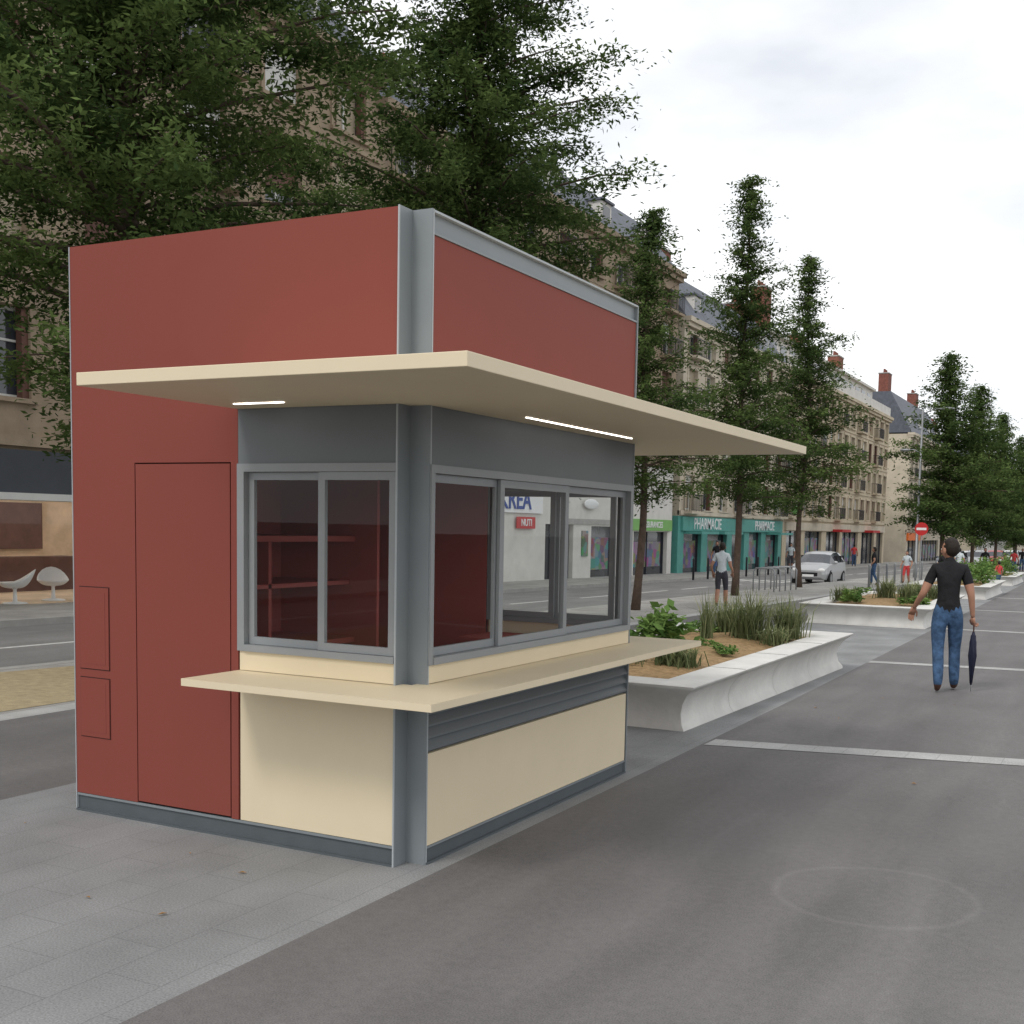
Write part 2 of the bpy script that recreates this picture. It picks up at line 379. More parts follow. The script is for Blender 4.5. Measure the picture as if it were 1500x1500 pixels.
def sash(ya,yb,x0,x1):
    z0,z1=1.142,2.133
    mb.box(x0,x1,ya,ya+.05,z0,z1,ALU);mb.box(x0,x1,yb-.05,yb,z0,z1,ALU)
    mb.box(x0,x1,ya+.05,yb-.05,z1-.045,z1,ALU);mb.box(x0,x1,ya+.05,yb-.05,z0,z0+.045,ALU)
    xm=(x0+x1)/2; mb.add([(xm,ya+.05,z0+.045),(xm,yb-.05,z0+.045),(xm,yb-.05,z1-.045),(xm,ya+.05,z1-.045)],[(0,1,2,3)],GLASS)
sash(.16,.93,-.05,-.03); sash(.9,1.83,-.026,-.004); sash(1.80,2.85,-.05,-.03)
mb.box(-.05,-.022,y0,y1,3.388,H-.012,STEEL); mb.box(-.06,.004,y0+.01,y1,H-.012,H,STEELL); mb.box(-.05,.0,y0,y1,3.376,3.388,STEEL)
mb.box(-.12,.003,y1+.001,LL+.002,0,H,STEEL)
mb.obj('serving_wall',K)
mb=MB()
mb.box(-a-.007,-a,-.004,a-.008,0,H+.004,STEEL); mb.box(-a-.007,.002,a-.008,a,0,H+.004,STEEL)
mb.box(-.006,.003,a,a+.01,0,H+.003,STEELL); mb.box(-a-.0075,-a+.0005,-.012,-.004,0,H+.004,STEELL)
mb.obj('corner_post',K)
mb=MB()
mb.box(-W,-a-.009,.012,.05,0.012,.112,BASE); mb.box(-W,-a-.009,-.01,.05,0,.012,BASE); mb.box(-W,-a-.009,-.0,.012,.098,.112,STEEL)
mb.box(-.05,-.012,a+.002,LL-.02,.012,.098,BASE); mb.box(-.05,.01,a+.002,LL-.02,0,.012,BASE); mb.box(-.012,0,a+.002,LL-.02,.086,.098,STEEL)
mb.box(-W,-.125,LL-.05,LL,0,.11,BASE); mb.box(-W+.001,-W+.04,.052,LL-.052,0,.11,BASE)
mb.box(-W-.006,-W,-.004,.05,0,H,STEELL)
mb.obj('base_frame',K)
mb=MB()
mb.box(-W,-W+.04,.061,LL-.061,.112,H-.002,RED)
ix=-a-.02
mb.box(-W+.04,-.06,a+.01,LL-.06,.06,.10,BASE)
mb.box(-W+.04,ix,.045,a+.01,3.40,3.45,SLATE); mb.box(-W+.04,-.05,a+.01,LL-.045,3.40,3.45,SLATE)
mb.box(-W+.042,-W+.05,.07,LL-.07,.1,2.48,REDI)
mb.box(-W+.05,XW,.062,.066,.1,2.48,REDI); mb.box(-W+.05,XW,LL-.068,LL-.063,.1,2.48,REDI)
mb.box(-W+.05,-1.8,.07,1.9,1.72,1.76,REDI); mb.box(-W+.05,-1.85,1.0,1.03,1.0,1.72,REDI)
mb.box(-W+.05,-1.8,.07,1.9,.97,1.01,REDI); mb.box(-W+.05,-1.85,.07,1.9,1.40,1.43,REDI)
mb.box(-1.15,ix,.065,.6,.999,1.02,REDI); mb.box(-.62,-.065,.6,LL-.6,.999,1.02,REDI);mb.box(-1.15,ix,LL-.6,LL-.065,.999,1.02,REDI); mb.box(ix,-.065,a+.02,.6,.999,1.02,REDI)
mb.box(-W+.05,-1.6,1.9,1.93,.1,2.48,REDI)
mb.obj('interior_fittings',K)
mb=MB(); mb.box(-1.221,.966,-1.115,4.20,2.489,2.551,CREAM); mb.obj('canopy',K,bevel=.003)
mb=MB()
mb.box(-1.217,.392,-.45,.06,.957,.9965,CREAM); mb.box(-.06,.392,.06,LL-.06,.957,.9965,CREAM); mb.box(-1.217,.392,LL-.06,3.44,.957,.9965,CREAM)
mb.obj('counter',K)
mb=MB(); mb.box(-1.03,-.69,-.245,-.23,2.484,2.4885,LED); mb.box(.19,.205,.83,2.39,2.484,2.4885,LED); mb.obj('led_strips',K)

# ------------------------------------------------------------------ planters
def planter(x0,x1,ya,yb,rz=0):
    P=empty('concrete_planter',((x0+x1)/2,(ya+yb)/2,gz((ya+yb)/2)),rz)
    hx,hy=(x1-x0)/2,(yb-ya)/2
    prof=[(-.10,-.12),(-.11,0),(-.165,.08),(-.185,.18),(-.16,.28),(-.10,.37),(-.03,.43),(0,.452),(.002,.468),(-.006,.473),(-.40,.474),(-.42,.455),(-.42,.36)]
    vs=[];fs=[]
    sgn=[(-1,-1),(1,-1),(1,1),(-1,1)]
    for (o,z) in prof:
        for k in range(4):
            A=sgn[k]; vs.append((A[0]*(hx+o),A[1]*(hy+o),z))
    n=4
    for j in range(len(prof)-1):
        for k in range(n):
            q=j*n+k;b=j*n+(k+1)%n; fs.append((q,b,b+n,q+n))
    mb=MB(); mb.add(vs,fs,CONC); ro=mb.obj('rim',P,smooth=True)
    ro.data.set_sharp_from_angle(angle=math.radians(50))
    mb=MB(); yy=-hy+1.6
    while yy<hy-1:
        mb.box(hx-.40,hx-.004,yy-.004,yy+.004,.46,.4755,DARK)
        for (o,z),(o2,z2) in zip(prof[1:8],prof[2:9]):
            mb.add([(hx+o+.002,yy-.004,z),(hx+o+.002,yy+.004,z),(hx+o2+.002,yy+.004,z2),(hx+o2+.002,yy-.004,z2)],[(0,1,2,3)],CONCS)
        yy+=1.65
    mb.obj('joints',P)
    nx,ny=10,24; vs=[];fs=[]
    rnd=random.Random(3)
    for i in range(nx+1):
        for j in range(ny+1):
            X=-hx+.41+(2*hx-.82)*i/nx; Y=-hy+.41+(2*hy-.82)*j/ny
            e=min(i,nx-i)/nx*2*min(1,min(j,ny-j)/4)
            vs.append((X,Y,.40+.1*e+rnd.uniform(-.01,.02)))
    for i in range(nx):
        for j in range(ny):
            q=i*(ny+1)+j; fs.append((q,q+ny+1,q+ny+2,q+1))
    mb=MB(); mb.add(vs,fs,SOIL); mb.obj('soil',P,smooth=True)
    return P

def quads_obj(name,V,tint,m,parent=None,loc=(0,0,0)):
    n=len(V); me=bpy.data.meshes.new(name)
    me.vertices.add(n*4); me.vertices.foreach_set('co',V.reshape(-1).astype(np.float32))
    me.loops.add(n*4); me.loops.foreach_set('vertex_index',np.arange(n*4,dtype=np.int32))
    me.polygons.add(n); me.polygons.foreach_set('loop_start',np.arange(0,n*4,4,dtype=np.int32)); me.polygons.foreach_set('loop_total',np.full(n,4,dtype=np.int32))
    me.update(calc_edges=True)
    at=me.attributes.new('tint','FLOAT','FACE'); at.data.foreach_set('value',tint.astype(np.float32))
    me.materials.append(m)
    o=bpy.data.objects.new(name,me); COL.objects.link(o); o.location=loc
    if parent: o.parent=parent
    return o
def leaves(C,size,asp,rng,up=.6):
    n=len(C)
    d=rng.normal(size=(n,3)); d[:,2]*=.5; d/=np.linalg.norm(d,axis=1)[:,None]
    nrm=rng.normal(size=(n,3)); nrm[:,2]=np.abs(nrm[:,2])+up
    w=np.cross(d,nrm); w/=np.linalg.norm(w,axis=1)[:,None]+1e-9
    s=size*rng.uniform(.6,1.35,size=(n,1))
    return np.stack([C-d*s*.5,C-w*s*asp*.5,C+d*s*.5,C+w*s*asp*.5],axis=1)
def grass_tuft(name,loc,h,rad,n,seed,m=GRASS,wd=.008,lean=.45,parent=None):
    rng=np.random.default_rng(seed)
    base=rng.normal(size=(n,3))*rad*.35; base[:,2]=0
    th=rng.uniform(0,2*np.pi,n); ln_=h*rng.uniform(.5,1.12,n); le=lean*rng.uniform(.15,1.5,n)
    dirn=np.stack([np.cos(th),np.sin(th),np.zeros(n)],1); side=np.stack([-np.sin(th),np.cos(th),np.zeros(n)],1)*wd
    p1=base+dirn*(ln_*le*.35)[:,None]+np.array([0,0,1])*(ln_*.6)[:,None]
    p2=base+dirn*(ln_*le)[:,None]+np.array([0,0,1])*(ln_*(1-.35*le))[:,None]
    V=np.concatenate([np.stack([base-side,base+side,p1+side*.8,p1-side*.8],1),np.stack([p1-side*.8,p1+side*.8,p2+side*.15,p2-side*.15],1)])
    t=rng.uniform(0,1,n); return quads_obj(name,V,np.concatenate([t*.7,t]),m,parent,loc)
def shrub(name,loc,r,h,n,leaf,seed,m=SHRUB,parent=None,asp=.55):
    rng=np.random.default_rng(seed)
    k=max(6,int(n/45)); cc=rng.normal(size=(k,3)); cc/=np.linalg.norm(cc,axis=1)[:,None]; cc*=rng.uniform(.35,.95,(k,1))
    cc[:,2]=np.abs(cc[:,2])*.85+.1
    idx=rng.integers(0,k,n); C=cc[idx]*[r,r,h]+rng.normal(size=(n,3))*[r*.17,r*.17,h*.13]
    C[:,2]=np.maximum(C[:,2],.03)
    ct=rng.uniform(0,.7,k)
    return quads_obj(name,leaves(C,leaf,asp,rng,.9),np.clip(ct[idx]+rng.uniform(-.1,.35,n),0,1),m,parent,loc)
P1=planter(-2.85,-.14,4.80,11.56)
P2=planter(-3.25,-.42,20.2,27.0,.02)
P3=planter(-3.6,-.86,36.0,43.0,.02)
P4=planter(-4.1,-1.4,52,60,.02)
z1=gz(8)+.44
rr=random.Random(5)
shrub('leafy_shrub',(-1.75,8.0,z1),.42,.62,420,.15,1)
grass_tuft('ornamental_grass',(-1.15,9.8,z1),.74,.30,330,2,lean=.75)
grass_tuft('ornamental_grass',(-.80,10.4,z1),.62,.26,300,3,lean=.8)
grass_tuft('ornamental_grass',(-.72,9.5,z1),.30,.25,160,4,lean=1.0)
grass_tuft('ornamental_grass',(-1.55,9.2,z1),.66,.12,60,5,lean=.2)
grass_tuft('ornamental_grass',(-1.75,10.6,z1),.55,.3,220,55,lean=.7)
grass_tuft('ornamental_grass',(-.95,6.5,z1),.26,.3,500,6,lean=.8)
grass_tuft('ornamental_grass',(-1.5,6.2,z1),.24,.3,400,16,lean=.8)
shrub('ground_cover_plant',(-.85,8.0,z1),.24,.16,400,.05,7)
shrub('ground_cover_plant',(-1.3,8.6,z1),.2,.12,300,.05,8)
shrub('leafy_shrub',(-2.1,8.9,z1),.28,.4,300,.10,9)
shrub('ground_cover_plant',(-2.0,10.3,z1),.35,.22,400,.06,10)
for i,(px,py,h) in enumerate([(-1.2,22.5,.55),(-1.9,23.5,.6),(-1.0,25,.45),(-2.6,22,.4),(-1.6,26,.45)]):
    grass_tuft('ornamental_grass',(px,py,gz(py)+.44),h,.3,200,20+i,wd=.012,lean=.8)
for i,(px,py) in enumerate([(-2.3,21.3),(-2.7,24.5),(-.95,21.6),(-1.5,24.3)]):
    shrub('leafy_shrub',(px,py,gz(py)+.44),.32,.3,350,.09,30+i)
for i,(px,py,h) in enumerate([(-2,38,.9),(-1.5,39.5,1.1),(-2.6,40.5,1.3),(-1.7,42,.9),(-2,54,1.1),(-2.4,57,1.3),(-3,55,1)]):
    shrub('leafy_shrub',(px,py,gz(py)+.42),.6,h,700,.12,40+i)

# ------------------------------------------------------------------ trees
def make_tree(seed,Ht,R,zb,nb,leaf,per,name,trunk=.14,clumpr=.2,dens=5.2,pw=.72,asp=.38):
    rng=np.random.default_rng(seed)
    T=empty(name)
    mb=MB()
    wob=rng.normal(size=2)*.08
    def tp(z): return Vector((wob[0]*math.sin(z*.7),wob[1]*math.sin(z*.5+1),z))
    zs=np.linspace(-.15,Ht*.99,14)
    mb.tube([tp(z) for z in zs],[trunk*(1.25 if z<.1 else 1)*(1-.93*max(0,z)/Ht)+.008 for z in zs],BARK,10)
    Cs=[];ts=[]
    ga=2.399963
    for i in range(nb):
        t=(i+rng.uniform(0,.9))/nb; t=t**.92
        z=zb+(Ht-zb)*t*.985
        prof=((1-t)**pw)*min(1,.6+t*3.2)+.04
        ln_=R*prof*rng.uniform(.5,1.22)
        az=i*ga+rng.uniform(-.5,.5)
        el=math.radians(4+40*t+rng.uniform(-8,10))
        p0=tp(z); pts=[p0]; cur=Vector(p0); steps=5
        for s_ in range(steps):
            e2=el+(.16-.10*s_)+rng.uniform(-.08,.08); az+=rng.uniform(-.12,.12)
            d=Vector((math.cos(az)*math.cos(e2),math.sin(az)*math.cos(e2),math.sin(e2)))
            cur=cur+d*ln_/steps; pts.append(Vector(cur))
        br=.010+.012*ln_*(1-.4*t)
        mb.tube(pts,[br*(1-.16*k) for k in range(steps+1)],BARK,5,False)
        nc=max(3,int(ln_*dens)); tone=rng.uniform(0,.4)
        side=Vector((-math.sin(az),math.cos(az),0))
        for c in range(nc):
            s0=.10+.94*(c+rng.uniform(0,1))/nc
            s0=min(1.03,s0); fidx=min(steps-1,int(s0*steps)); fr=s0*steps-fidx
            q=pts[fidx].lerp(pts[fidx+1],fr)
            off=rng.uniform(-1,1)*(.10+.36*ln_*(1.05-s0)**.8*.7)
            q=q+side*off+Vector((0,0,-abs(off)*.25+rng.uniform(-.18,.12)))
            cr_=clumpr*rng.uniform(.6,1.3)*(1.1-.3*t)
            n=int(per*rng.uniform(.6,1.3))
            dirv=np.array((Vector((math.cos(az),math.sin(az),.05))+side*(1.2*off)).normalized())
            a_=rng.normal(size=n)*cr_*1.1
            pts_=np.array(q)+a_[:,None]*dirv+rng.normal(size=(n,3))*[cr_*.45,cr_*.45,cr_*.32]
            pts_[:,2]-=np.abs(a_)*.26
            Cs.append(pts_); ct=tone+rng.uniform(-.1,.3)
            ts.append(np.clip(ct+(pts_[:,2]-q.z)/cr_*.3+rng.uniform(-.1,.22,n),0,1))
    C=np.concatenate(Cs); tt=np.concatenate(ts)
    tr=mb.obj('trunk_and_limbs',T,smooth=True)
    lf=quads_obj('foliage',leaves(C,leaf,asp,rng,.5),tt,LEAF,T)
    return T,tr,lf
def place(T,x,y,rz=0,s=1):
    T[0].location=(x,y,gz(y)); T[0].rotation_euler=(0,0,rz); T[0].scale=(s,s,s)
def clone(T,x,y,rz,s=1,name='redwood_tree'):
    E=empty(name,(x,y,gz(y)),rz); E.scale=(s,s,s)
    for ch in T[1:]:
        o=bpy.data.objects.new(ch.name,ch.data); COL.objects.link(o); o.parent=E
t=make_tree(11,15.0,3.8,2.9,150,.095,125,'redwood_tree',.15,.27,5.6,.60); place(t,-7.3,5.0)
t=make_tree(12,15.2,3.4,3.2,145,.105,105,'redwood_tree',.15,.26,5.6,.68); place(t,-7.0,12.4)
t=make_tree(13,9.8,2.1,2.7,85,.11,65,'redwood_tree',.10,.23,5.4,.78); place(t,-7.55,21.46)
t3=make_tree(14,13.3,2.6,2.9,108,.13,56,'redwood_tree',.11,.26,5.4,.82); place(t3,-8.05,30.9)
t4=make_tree(15,12.9,2.95,3.0,98,.15,48,'redwood_tree',.11,.28,5.2,.88); place(t4,-8.29,39.9)
t5=make_tree(16,12.4,3.7,2.4,88,.21,42,'redwood_tree',.13,.38,5.2,.8); place(t5,-6.04,62)
clone(t5,-5.56,72,1.3,.96); clone(t5,-5.4,84,2.2,.92); clone(t5,-5.2,97,4,.88); clone(t5,-5.1,112,5,.88); clone(t5,-5.2,130,.5,.9)
clone(t4,-8.0,150,2.5,.9)
t6=make_tree(17,13,4.2,2.6,60,.34,26,'redwood_tree',.14,.5,5); place(t6,-12,175)
for i in range(14): clone(t6,-14+i*5,200+rr.uniform(-12,12),i*1.1,.9)

# ------------------------------------------------------------------ buildings
X0=-17.7
def building(name,y0,y1,floors,eave,wall,nwin,ww,roof=None,ground=None,gtop=3.2,balc=0,seed=0,x=X0,depth=11,shutter=None,chim=(),gm=None,wf=WFRAME,bars=True):
    rnd=random.Random(seed); E=empty(name,(x,y0,0))
    L_=y1-y0; zb=gz(y1)-.3
    wl=MB();gl=MB();fr=MB();tr=MB()
    wl.box(-depth,-.36,0,L_,max(gtop,0)+.05,eave,wall) if ground else wl.box(-depth,-.36,0,L_,zb,eave,wall)
    if ground: wl.box(-depth,-depth+.3,0,L_,zb,gtop+.05,wall); wl.box(-depth+.3,-.36,0,.25,zb,gtop+.05,wall); wl.box(-depth+.3,-.36,L_-.25,L_,zb,gtop+.05,wall)
    pitch=L_/nwin; xs=[(i+.5)*pitch for i in range(nwin)]
    prev=gtop
    for (a0,a1) in floors:
        wl.box(-.35,0,0,L_,prev,a0,wall)
        e=0
        for i,xc in enumerate(xs):
            wl.box(-.35,0,e,xc-ww/2,a0,a1,wall); e=xc+ww/2
            gl.box(-.30,-.27,xc-ww/2,xc+ww/2,a0,a1,WGLASS)
            if bars:
                for q in (xc-ww/2,xc-.035,xc+ww/2-.07): fr.box(-.268,-.22,q,q+.07,a0,a1,wf)
                fr.box(-.268,-.222,xc-ww/2+.07,xc+ww/2-.07,a1-.08,a1,wf); fr.box(-.268,-.222,xc-ww/2+.07,xc+ww/2-.07,a0,a0+.08,wf)
                if a1-a0>1.7: fr.box(-.268,-.224,xc-ww/2+.07,xc+ww/2-.07,a0+(a1-a0)*.62,a0+(a1-a0)*.62+.05,wf)
                # net curtains behind some panes
                if rnd.random()<.45: fr.box(-.2695,-.2690,xc-ww/2+.08,xc+ww/2*(.1 if rnd.random()<.5 else .85),a0+.1,a1-.1,TANS)
            tr.box(-.05,.05,xc-ww/2-.14,xc-ww/2-.002,a0,a1+.0,wall); tr.box(-.05,.05,xc+ww/2+.002,xc+ww/2+.14,a0,a1,wall)
            tr.box(-.05,.07,xc-ww/2-.16,xc+ww/2+.16,a1+.001,a1+.16,wall); tr.box(-.2,.12,xc-ww/2-.16,xc+ww/2+.16,a0-.1,a0-.001,wall)
            if shutter and rnd.random()<.8:
                sm=shutter if rnd.random()<.6 else (TANS if rnd.random()<.6 else WFRAME)
                if rnd.random()<.6:
                    hh=rnd.uniform(.25,1.)*(a1-a0); tr.box(-.21,-.17,xc-ww/2+.002,xc+ww/2-.002,a1-hh,a1-.002,sm)
                else:
                    tr.box(-.2,-.02,xc-ww/2+.003,xc-ww/2+.16,a0,a1-.003,sm); tr.box(-.2,-.02,xc+ww/2-.16,xc+ww/2-.003,a0,a1-.003,sm)
            if balc and (i%balc==0 or balc==1):
                tr.box(.0,.55,xc-ww/2-.3,xc+ww/2+.3,a0-.22,a0-.1,wall)
                by0,by1=xc-ww/2-.28,xc+ww/2+.28
                tr.box(.5,.54,by0,by1,a0+.75,a0+.79,RAIL); tr.box(.5,.54,by0,by1,a0-.05,a0-.02,RAIL)
                nbar=int((by1-by0)/.14)
                for k in range(nbar+1):
                    q=by0+(by1-by0)*k/nbar; tr.box(.51,.53,q-.01,q+.01,a0-.02,a0+.75,RAIL)
                for q in (by0,by1-.02):
                    tr.box(.0,.5,q,q+.02,a0+.75,a0+.79,RAIL)
                    for k in range(3): tr.box(.1+k*.15,.12+k*.15,q,q+.02,a0-.1,a0+.75,RAIL)
        wl.box(-.35,0,e,L_,a0,a1,wall); prev=a1
    wl.box(-.35,0,0,L_,prev,eave,wall)
    tr.box(-.3,.38,-.1,L_+.1,eave-.12,eave+.12,wall); tr.box(-.3,.24,-.05,L_+.05,eave-.34,eave-.121,wall)
    tr.box(-.1,.12,0,L_,gtop+.05,gtop+.28,wall)
    for i in range(1,len(floors)): tr.box(-.1,.07,0,L_,floors[i][0]-.42,floors[i][0]-.3,wall)
    gmat=gm or wall
    if ground:
        e=0
        for (ga,gb,gt,kind) in ground:
            wl.box(-.35,0,e,ga,zb,gtop,gmat); wl.box(-.35,0,ga,gb,gt,gtop,gmat); e=gb
            if kind=='poster': gl.box(-.3,-.27,ga,gb,zb,gt,WGLASS); tr.box(-.262,-.25,ga+.2,gb-.3,zb+.7,gt-.5,PURP)
            elif kind=='shop':
                gl.add([(-.3,ga,zb+.4),(-.3,gb,zb+.4),(-.3,gb,gt),(-.3,ga,gt)],[(0,1,2,3)],GLASS); wl.box(-.35,-.02,ga,gb,zb,zb+.4,FASC)
            else: gl.box(-.3,-.27,ga,gb,zb,gt,WGLASS)
            nn=max(1,int((gb-ga)/(1.8 if kind!='shop' else 3.6)))
            for k in range(nn+1):
                q=ga+(gb-ga-.06)*k/nn; fr.box(-.262,-.2,q,q+.06,zb,gt,FASC if kind!='shop' else ALU)
        wl.box(-.35,0,e,L_,zb,gtop,gmat)
    else:
        wl.box(-.35,0,0,L_,zb,gtop,gmat)
    wl.obj('walls',E); gl.obj('glazing',E); fr.obj('window_frames',E); tr.obj('trim_and_balconies',E)
    rf=MB()
    if roof:
        rh,run=roof; e=eave+.12
        rf.add([(.1,-.05,e),(.1,L_+.05,e),(-run,L_+.05,e+rh),(-run,-.05,e+rh),(-depth,-.05,e),(-depth,L_+.05,e),(-depth+run*.8,L_+.05,e+rh),(-depth+run*.8,-.05,e+rh)],
               [(0,1,2,3),(3,2,6,7),(7,6,5,4),(0,3,7,4),(1,5,6,2)],ROOFM)
        nd=max(2,int(L_/5))
        for k in range(nd):
            q=(k+.5)*L_/nd
            dx=-run*.25
            rf.box(dx-1.2,dx,q-.55,q+.55,e+rh*.15,e+rh*.15+1.15,WHITEW); rf.box(dx,dx+.015,q-.38,q+.38,e+rh*.15+.2,e+rh*.15+1.0,WGLASS); rf.box(dx-1.3,dx+.12,q-.65,q+.65,e+rh*.15+1.15,e+rh*.15+1.25,ROOFM)
    for (cyy,cx,ct) in chim:
        rf.box(cx-.5,cx+.5,cyy-.9,cyy+.9,eave,ct,BRICK); rf.box(cx-.56,cx+.56,cyy-.96,cyy+.96,ct,ct+.1,CONCS)
        for k in range(4): rf.tube([(cx,cyy-.6+k*.4,ct+.1),(cx,cyy-.6+k*.4,ct+.5)],[.11,.09],BRICK,8)
    if rf.v: rf.obj('roof',E)
    return E
fl=[(4.3,6.2),(7.3,9.2),(10.3,12.2),(13.1,14.5)]
A=building('stone_apartment_building',-8,24.5,fl,15.2,STONE,11,1.5,(3.2,2.6),[(1,14,2.3,'x'),(15.5,30,2.3,'shop')],3.25,balc=4,seed=1,shutter=BROWN,chim=[(10,-3,18.8),(26,-3,18.6)])
mb=MB(); mb.box(0,.14,.5,31,2.3,3.22,FASC); mb.box(0.0,1.1,14.6,30.8,2.16,2.3,WFRAME); mb.obj('shop_fascia',A)
mb=MB()
mb.box(-7,-.36,15.3,30.2,-.28,-.08,SHOPIN); mb.box(-7,-6.9,15.3,30.2,-.08,3.2,SHOPIN); mb.box(-7,-.36,15.1,15.3,-.08,3.2,SHOPIN); mb.box(-7,-.36,30.2,30.4,-.08,3.2,SHOPIN)
mb.box(-6.8,-.5,15.4,30,3.16,3.2,WHITEW)
for k in range(4):
    mb.box(-3,-2.5,16.5+k*3.4,19.0+k*3.4,3.10,3.155,LED); mb.box(-5.6,-5.2,16.5+k*3.4,19.0+k*3.4,3.10,3.155,LED)
mb.box(-6.85,-6.8,19,21.5,1.0,2.3,WHITEP); mb.box(-4.5,-4,22,24.5,-.08,.8,BROWN); mb.box(-6.88,-6.8,23,25.8,.9,2.2,BROWN)
mb.obj('shop_interior',A)
def tulip(y,x,rz):
    C=MB()
    C.tube([(0,0,.0),(0,0,.03),(0,0,.06),(0,0,.38),(0,0,.42)],[.27,.24,.05,.035,.06],WHITEP,16)
    nu,nv=20,7; vs=[];fs=[]
    for j in range(nv+1):
        q=j/nv
        for i in range(nu):
            th=2*math.pi*i/nu; back=max(0,-math.cos(th))
            rad=.06+.30*q**.7; z=.42+.16*q**2+.36*(q**2)*back**1.3
            vs.append((rad*math.cos(th)-.07*back*q,rad*math.sin(th)*.95,z))
    for j in range(nv):
        for i in range(nu): fs.append((j*nu+i,j*nu+(i+1)%nu,(j+1)*nu+(i+1)%nu,(j+1)*nu+i))
    C.add(vs,fs,WHITEP); C.ell((.03,0,.47),(.2,.2,.035),REDS,14,6)
    o=C.obj('tulip_chair',None,smooth=True,loc=(x,y,-.08),rotz=rz); s=o.modifiers.new('t','SOLIDIFY'); s.thickness=.012; o.scale=(1,1,.8); return o
tulip(10.95,-18.4,-1.0); tulip(12.05,-18.4,-2.2); tulip(13.3,-18.7,-.6)
A2=building('stone_apartment_building',24.5,50.3,[(5.4,7.1),(7.9,9.6),(10.4,12.0),(12.6,13.6)],14.5,STONE,9,1.3,(2.8,2.4),
   [(1,3.2,2.1,'poster'),(4.2,6.6,2.1,'dark'),(11.6,12.6,1.95,'dark'),(13.4,14.2,1.95,'dark'),(16.0,18.7,1.9,'poster'),(20.8,25.2,1.7,'poster')],4.9,balc=2,seed=2,shutter=BROWN,gm=WHITEW,chim=[(5,-3,17.5),(16,-3,17.3)])
rt=(math.pi/2,0,math.pi/2)
mb=MB(); mb.box(0.003,.08,6.5,11.2,2.35,3.35,WHITEP); mb.box(.08,.12,9.0,10.5,1.75,2.2,REDS); mb.box(.003,.1,20.3,25.6,1.75,2.3,GREENS); mb.box(.003,.09,.5,5.5,2.6,3.3,FASC)
mb.ell((.12,15.7,2.85),(.06,.75,.22),WHITEP); mb.box(.003,.06,12.8,19.2,1.98,2.2,CONCS); mb.obj('shop_signs',A2)
text('sign_lettering','KREA',1.05,(.10,8.9,2.82),rt,BLUES,A2); text('sign_lettering_small','NUTI',.38,(.13,9.75,1.97),rt,WHITEP,A2); text('sign_lettering_green','ASSURANCES',.42,(.11,23,2.03),rt,WHITEP,A2)
mb=MB(); mb.box(.0,.05,15.0,15.6,.6,1.7,PURP)
mb.obj('poster_panel',A2)
Bd=building('pharmacy_building',51.3,71.0,[(2.9,4.7),(5.7,7.5),(8.4,10.2),(10.9,12.0)],12.6,STONE2,7,1.35,(3.0,2.2),
   [(.8,3.6,1.75,'poster'),(4.6,8.0,1.75,'poster'),(9,11.4,1.75,'dark'),(12.4,15,1.75,'poster'),(16,18.9,1.75,'poster')],2.55,balc=3,seed=3,shutter=BROWN,gm=TURQ,chim=[(2,-2.5,16.6),(16,-2.5,16.2)])
mb=MB(); mb.box(.003,.14,.3,19.4,1.78,2.5,TURQ)
for (ya,yb) in ((.8,3.6),(4.6,8.0),(16,18.9)): mb.box(.0,1.0,ya,yb,1.62,1.76,TURQ)
mb.box(-11,.0,-.08,-.003,-.7,2.55,TURQ)
for k in range(4): mb.box(-10+k*2.4,-8.4+k*2.4,-.1,-.08,-.1,1.5,PURP)
mb.obj('pharmacy_signboard',Bd)
text('pharmacy_lettering','PHARMACIE',.85,(.16,4.2,2.14),rt,WHITEP,Bd); text('pharmacy_lettering_second','PHARMACIE',.8,(.16,15.2,2.14),rt,WHITEP,Bd); text('pharmacy_lettering_side','PHARMACIE',.6,(-3.4,-.1,2.1),(math.pi/2,0,0),WHITEP,Bd)
mb=MB(); mb.tube([(0,0,2.75),(1.1,0,2.75)],.03,METALP); mb.box(.75,1.25,-.06,.06,2.85,3.15,GREENS); mb.box(.9,1.1,-.06,.06,2.72,2.85,GREENS);mb.box(.9,1.1,-.06,.06,3.15,3.28,GREENS)
o=mb.obj('pharmacy_cross_sign',Bd,loc=(0,19.2,.3))
Cb=building('long_apartment_building',71.2,107,[(3.0,4.7),(5.5,7.2),(8.0,9.7),(10.4,12.0)],12.6,STONE3,15,1.4,None,
   [(1,5,1.9,'dark'),(6,11,1.9,'poster'),(12.5,17,1.9,'dark'),(18,24,1.9,'poster'),(25.5,31,1.9,'dark'),(32,35,1.9,'dark')],2.6,balc=3,seed=4,shutter=BROWN,chim=[(3,-3,18.6),(16,-4,17.4),(28,-3.5,17.4)])
mb=MB(); mb.box(-10.5,-1.6,.5,35.3,12.7,15.2,WHITEW); mb.box(-10.8,-1.3,.3,35.5,15.2,15.4,WHITEW)
for k in range(14): mb.box(-1.6,-1.57,1+k*2.45,2.5+k*2.45,13.1,14.8,WGLASS)
mb.box(.0,.08,.1,35.7,12.72,13.6,WHITEW)
for k in range(2): mb.box(.0,.9,14+k*12,17+k*12,1.9,2.1,REDS)
mb.box(0,.14,.5,35.3,1.95,2.5,STONE2)
mb.obj('attic_storey',Cb)
Db=building('mansard_corner_building',116,140,[(2.6,4.3),(5.2,6.9),(7.8,9.5),(10.2,11.6)],12.0,STONE2,9,1.3,(4.2,2.2),[(1,8,1.2,'dark'),(10,22,1.2,'poster')],2.0,balc=1,seed=5,chim=[(3,-3.4,18.4),(20,-3.4,18.2)],x=-17.2)
mb=MB(); mb.box(0,.2,.2,9,1.2,1.95,ORANGE); mb.obj('orange_shop_sign',Db)
